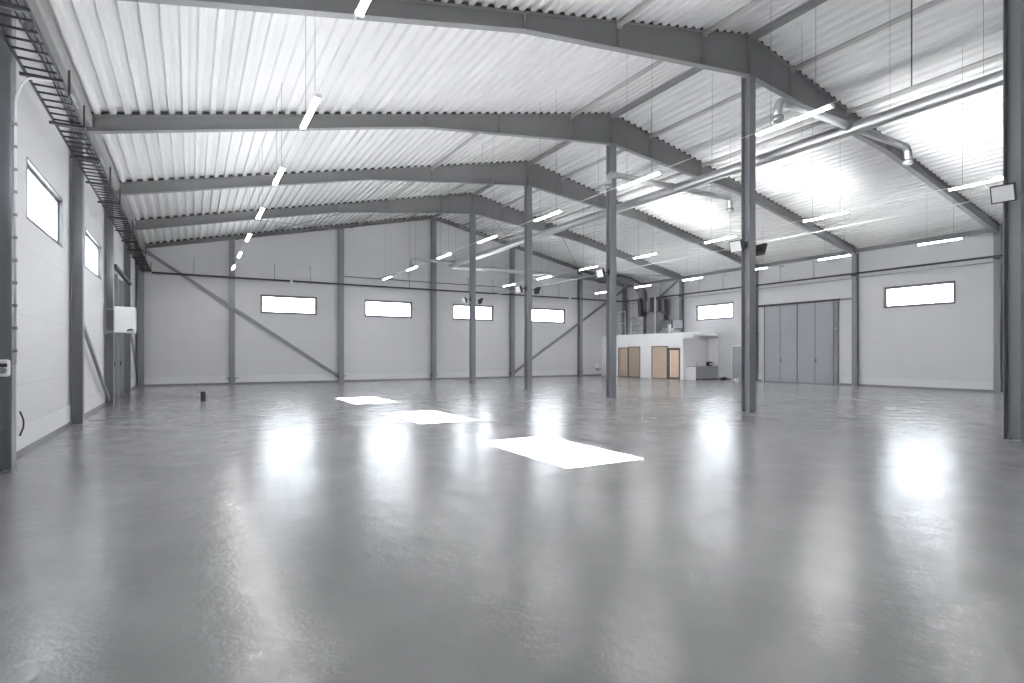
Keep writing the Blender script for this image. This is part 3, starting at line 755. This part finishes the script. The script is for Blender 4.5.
build('spout', MB().tube([(28.95, 25.88, .88), (28.95, 25.88, 1.12)] + arc((28.95, 25.80, 1.12), .08, 0, PI, (0, 1, 0), (0, 0, 1), 8)[1:] + [(28.95, 25.72, 1.06)], .012, 8), 'galv', ro)
build('lever', MB().tube([(28.95, 25.88, .95), (29.03, 25.86, .99)], .008, 6), 'galv', ro)
tag(ro, 'slim metal tap on the kitchen counter', 'tap')
ro = empty('coffee_machine', (29.95, 25.6, .88))
bd = build('body', MB().bbox(29.80, 30.06, 25.5, 25.82, .88, .94, .01).bbox(29.80, 30.06, 25.68, 25.82, .94, 1.12, .01).bbox(29.80, 30.06, 25.5, 25.82, 1.09, 1.16, .01), 'black', ro)
build('pot', MB().lathe((29.93, 25.58, .942), [(.055, 0), (.07, .05), (.055, .10), (.045, .12)], 14), 'lens', ro)
tag(ro, 'small black coffee machine on the kitchen counter', 'coffee machine')
ro = empty('paper_roll', (30.16, 25.55, .88))
build('roll', MB().lathe((30.17, 25.55, .88), [(.06, 0), (.06, .24), (.02, .245)], 14), 'white', ro)
tag(ro, 'white paper roll standing beside the coffee machine', 'paper roll')
struct(build('wall_splash', MB().box(WR - .03, WR - .004, 25.26, 26.04, .90, 2.70), 'white'), 'white splash panel above the counter')
ro = empty('tool_box', (29.9, 24.5, 0))
build('case', MB().bbox(29.72, 30.08, 24.35, 24.62, 0, .15, .015), 'black', ro); build('handle', MB().tube([(29.8, 24.48, .15), (29.8, 24.48, .20), (30.0, 24.48, .20), (30.0, 24.48, .15)], .012, 6), 'black', ro)
tag(ro, 'low black case on the floor between counter and small grey door', 'case')
ro = empty('paper_bundle', (29.5, 23.2, 0))
build('bundle', MB().lathe((29.5, 23.2, 0), [(.12, 0), (.15, .05), (.14, .12), (.06, .17)], 14), 'white', ro)
build('fold', MB().tube([(29.42, 23.2, .16), (29.5, 23.18, .19), (29.58, 23.22, .16)], .02, 6), 'white', ro)
tag(ro, 'small white bundle on the floor before the small grey door', 'bundle')
# wash basin on the rear wall beside the office block
ro = empty('wash_basin', (27.35, WB - .2, .5))
build('bowl', MB().prism([(27.15, WB - .03, .52), (27.6, WB - .03, .52), (27.6, WB - .36, .52), (27.15, WB - .36, .52)], (0, 0, .06)).lathe((27.37, WB - .2, .38), [(.05, 0), (.14, .06), (.17, .14)], 14), 'cable', ro)
build('drain_pipe', MB().tube([(27.37, WB - .2, .38), (27.37, WB - .2, .2), (27.37, WB - .03, .2)], .03, 8), 'white', ro)
build('splash_back', MB().box(27.2, 27.55, WB - .03, WB, .5, .95), 'white', ro)
tag(ro, 'small wash basin low on the rear wall beside the office block', 'basin')

# ------------------------------------------------------------------ ventilation plant on the office block roof
RZ = 3.10
root = empty('ventilation_unit', (29.0, 30.4, RZ))
def quilt(x0, x1, y0, y1, z0, z1):
    """box wrapped in bulging foil cushions on its visible faces"""
    mb = MB().box(x0, x1, y0, y1, z0, z1)
    ny, nz = 4, 4
    def cush(o, du, dv, nrm):
        o, du, dv, nrm = map(Vector, (o, du, dv, nrm))
        g = 5; vs = []; fs = []
        for i in range(g):
            for j in range(g):
                u, v = i / (g - 1), j / (g - 1); vs.append(o + du * u + dv * v + nrm * (.06 * math.sin(PI * u) * math.sin(PI * v) + random.uniform(0, .012) * (0 < i < g - 1) * (0 < j < g - 1)))
        for i in range(g - 1):
            for j in range(g - 1): fs.append((i * g + j, i * g + j + 1, (i + 1) * g + j + 1, (i + 1) * g + j))
        mb.add(vs, fs, True)
    dy, dz_ = (y1 - y0) / ny, (z1 - z0) / nz
    for i in range(ny):
        for j in range(nz): cush((x0, y0 + i * dy, z0 + j * dz_), (0, dy, 0), (0, 0, dz_), (-1, 0, 0))
    dx = (x1 - x0) / 3
    for i in range(3):
        for j in range(nz): cush((x0 + i * dx, y0, z0 + j * dz_), (dx, 0, 0), (0, 0, dz_), (0, -1, 0))
    return mb
build('insulated_casing', quilt(28.45, 29.7, 30.35, 31.85, RZ, 4.40), 'foil', root)
build('drum', MB().lathe((29.05, 29.75, RZ), [(.62, 0), (.66, .06), (.66, 1.15), (.62, 1.25), (.58, 1.5), (.5, 1.6)], 28), 'drum', root)
build('fan_box', MB().bbox(28.7, 29.75, 29.3, 30.6, 4.75, 5.65, .03), 'dark', root)
mb = MB()
for (x, y, r) in ((28.75, 29.4, .13), (28.65, 29.95, .16), (29.2, 29.2, .12)):
    mb.lathe((x, y, 4.55), [(r, 0), (r, .9), (r * .7, 1.0), (r * .7, 1.2)], 14)
build('filter_cartridge', mb, 'drum', root)
mb = MB(); ps = [(28.62, 30.75, 4.36), (28.6, 30.8, 4.8), (28.62, 30.85, 5.3), (28.75, 31.0, 5.75)]
fp = []
for i in range(len(ps) - 1):
    for q in range(8): fp.append(Vector(ps[i]).lerp(Vector(ps[i + 1]), q / 8))
mb.tube(fp, .17, 14, radii=[.17 + .018 * (i % 2) for i in range(len(fp))])
build('flexible_hose', mb, 'flex', root)
# big foil flexible duct from the main duct down to the unit
cp = [Vector(p) for p in ((26.2, YE, 7.30), (27.0, 32.9, 7.32), (27.8, 32.5, 7.30), (28.5, 32.0, 7.15), (29.0, 31.5, 6.75), (29.15, 31.2, 6.2), (29.15, 31.1, 5.5), (29.1, 31.1, 4.36))]
fp = []
for i in range(len(cp) - 1):
    p0, p1, p2, p3 = cp[max(i - 1, 0)], cp[i], cp[i + 1], cp[min(i + 2, len(cp) - 1)]
    for q in range(12):
        t = q / 12; fp.append(.5 * ((2 * p1) + (-p0 + p2) * t + (2 * p0 - 5 * p1 + 4 * p2 - p3) * t * t + (-p0 + 3 * p1 - 3 * p2 + p3) * t ** 3))
mb = MB().tube(fp, .3, 18, radii=[(.30 + .04 * (i % 2)) if i > 6 else .2 + .018 * i for i in range(len(fp))])
build('foil_duct', mb, 'flexfoil', root)
mb = MB()
for p in ((28.15, 31.95), (28.15, 32.55), (28.15, 33.15)): mb.bar((p[0], p[1], RZ), (p[0], p[1], 4.9), .04, .04, (0, 1, 0))
mb.bar((28.15, 31.95, 4.85), (28.15, 33.15, 4.85), .05, .05); mb.bar((28.15, 31.95, 4.0), (28.15, 33.15, 4.0), .04, .04)
for p in ((28.15, 31.3), (28.3, 29.0)): mb.bar((p[0], p[1], RZ), (p[0], p[1], 5.75), .03, .03, (0, 1, 0))
build('support_frame', mb, 'white', root)
build('grille_box', MB().bbox(28.6, 29.5, 27.6, 28.75, 3.45, 4.0, .02), 'drum', root)
mb = MB()
for i in range(9): mb.bar((28.585, 27.68, 3.5 + .055 * i), (28.585, 28.67, 3.5 + .055 * i), .02, .02)
build('grille', mb, 'dark', root)
build('elbow_pipe', MB().tube([(28.4, 28.6, 3.22), (28.4, 28.0, 3.22)] + arc((28.4, 28.0, 3.47), .25, -PI / 2, -PI, (0, 1, 0), (0, 0, 1), 6)[1:] + [(28.4, 27.75, 3.75)], .11, 14), 'foil', root)
build('support_leg', MB().box(28.65, 28.75, 27.7, 27.8, RZ, 3.46).box(29.35, 29.45, 27.7, 27.8, RZ, 3.46).box(28.65, 28.75, 28.55, 28.65, RZ, 3.46).box(29.35, 29.45, 28.55, 28.65, RZ, 3.46), 'galv', root)
tag(root, 'foil wrapped ventilation unit with hoses standing on the office block roof', 'ventilation unit')

# small dark canister on the floor
ro = empty('canister', (.40, 22.6, 0))
build('body', MB().lathe((.40, 22.6, 0), [(.075, 0), (.085, .015), (.085, .26), (.075, .29)], 18), 'dark', ro)
build('lid', MB().lathe((.40, 22.6, .29), [(.088, 0), (.088, .03), (.05, .045)], 18), 'black', ro)
tag(ro, 'small dark canister standing alone on the open floor', 'canister')

# ------------------------------------------------------------------ light
W = bpy.data.worlds.new('daylight'); bpy.context.scene.world = W; W.use_nodes = True
bg = W.node_tree.nodes['Background']; bg.inputs['Color'].default_value = (.88, .93, 1.0, 1); bg.inputs['Strength'].default_value = 11.0
sl = bpy.data.lights.new('sun', 'SUN'); sl.energy = 300; sl.angle = math.radians(.53); sl.color = (1, .99, .985)
so = bpy.data.objects.new('sun', sl); C.objects.link(so); so.location = (-20, 12, 20)
so.rotation_euler = Vector((1.775, .02, -1)).to_track_quat('-Z', 'Y').to_euler()

ol = bpy.data.lights.new('office fill light', 'POINT'); ol.energy = 90; ol.shadow_soft_size = .12  # unseen point light added to brighten the room behind the glazed door
oo = bpy.data.objects.new('office fill light', ol); C.objects.link(oo); oo.location = (28.7, 26.9, 2.6)

# ------------------------------------------------------------------ camera
cam = bpy.data.cameras.new('camera'); cam.sensor_fit = 'HORIZONTAL'; cam.sensor_width = 36.0
cam.lens = 558.7 / 1024 * 36; cam.shift_y = 12.9 / 1024; cam.clip_start = .05; cam.clip_end = 500
co = bpy.data.objects.new('camera', cam); C.objects.link(co)
co.location = (0, 0, 1.65); co.rotation_euler = (PI / 2, 0, -.5225)
S = bpy.context.scene; S.camera = co
S.view_settings.view_transform = 'Standard'; S.view_settings.look = 'None'; S.view_settings.gamma = 1
S.view_settings.use_curve_mapping = False; S.view_settings.exposure = .92
S.cycles.max_bounces = 12; S.cycles.diffuse_bounces = 8
S.cycles.use_denoising = True
S.cycles.blur_glossy = 0.0; S.cycles.sample_clamp_indirect = 0.0
S.cycles.use_guiding = True
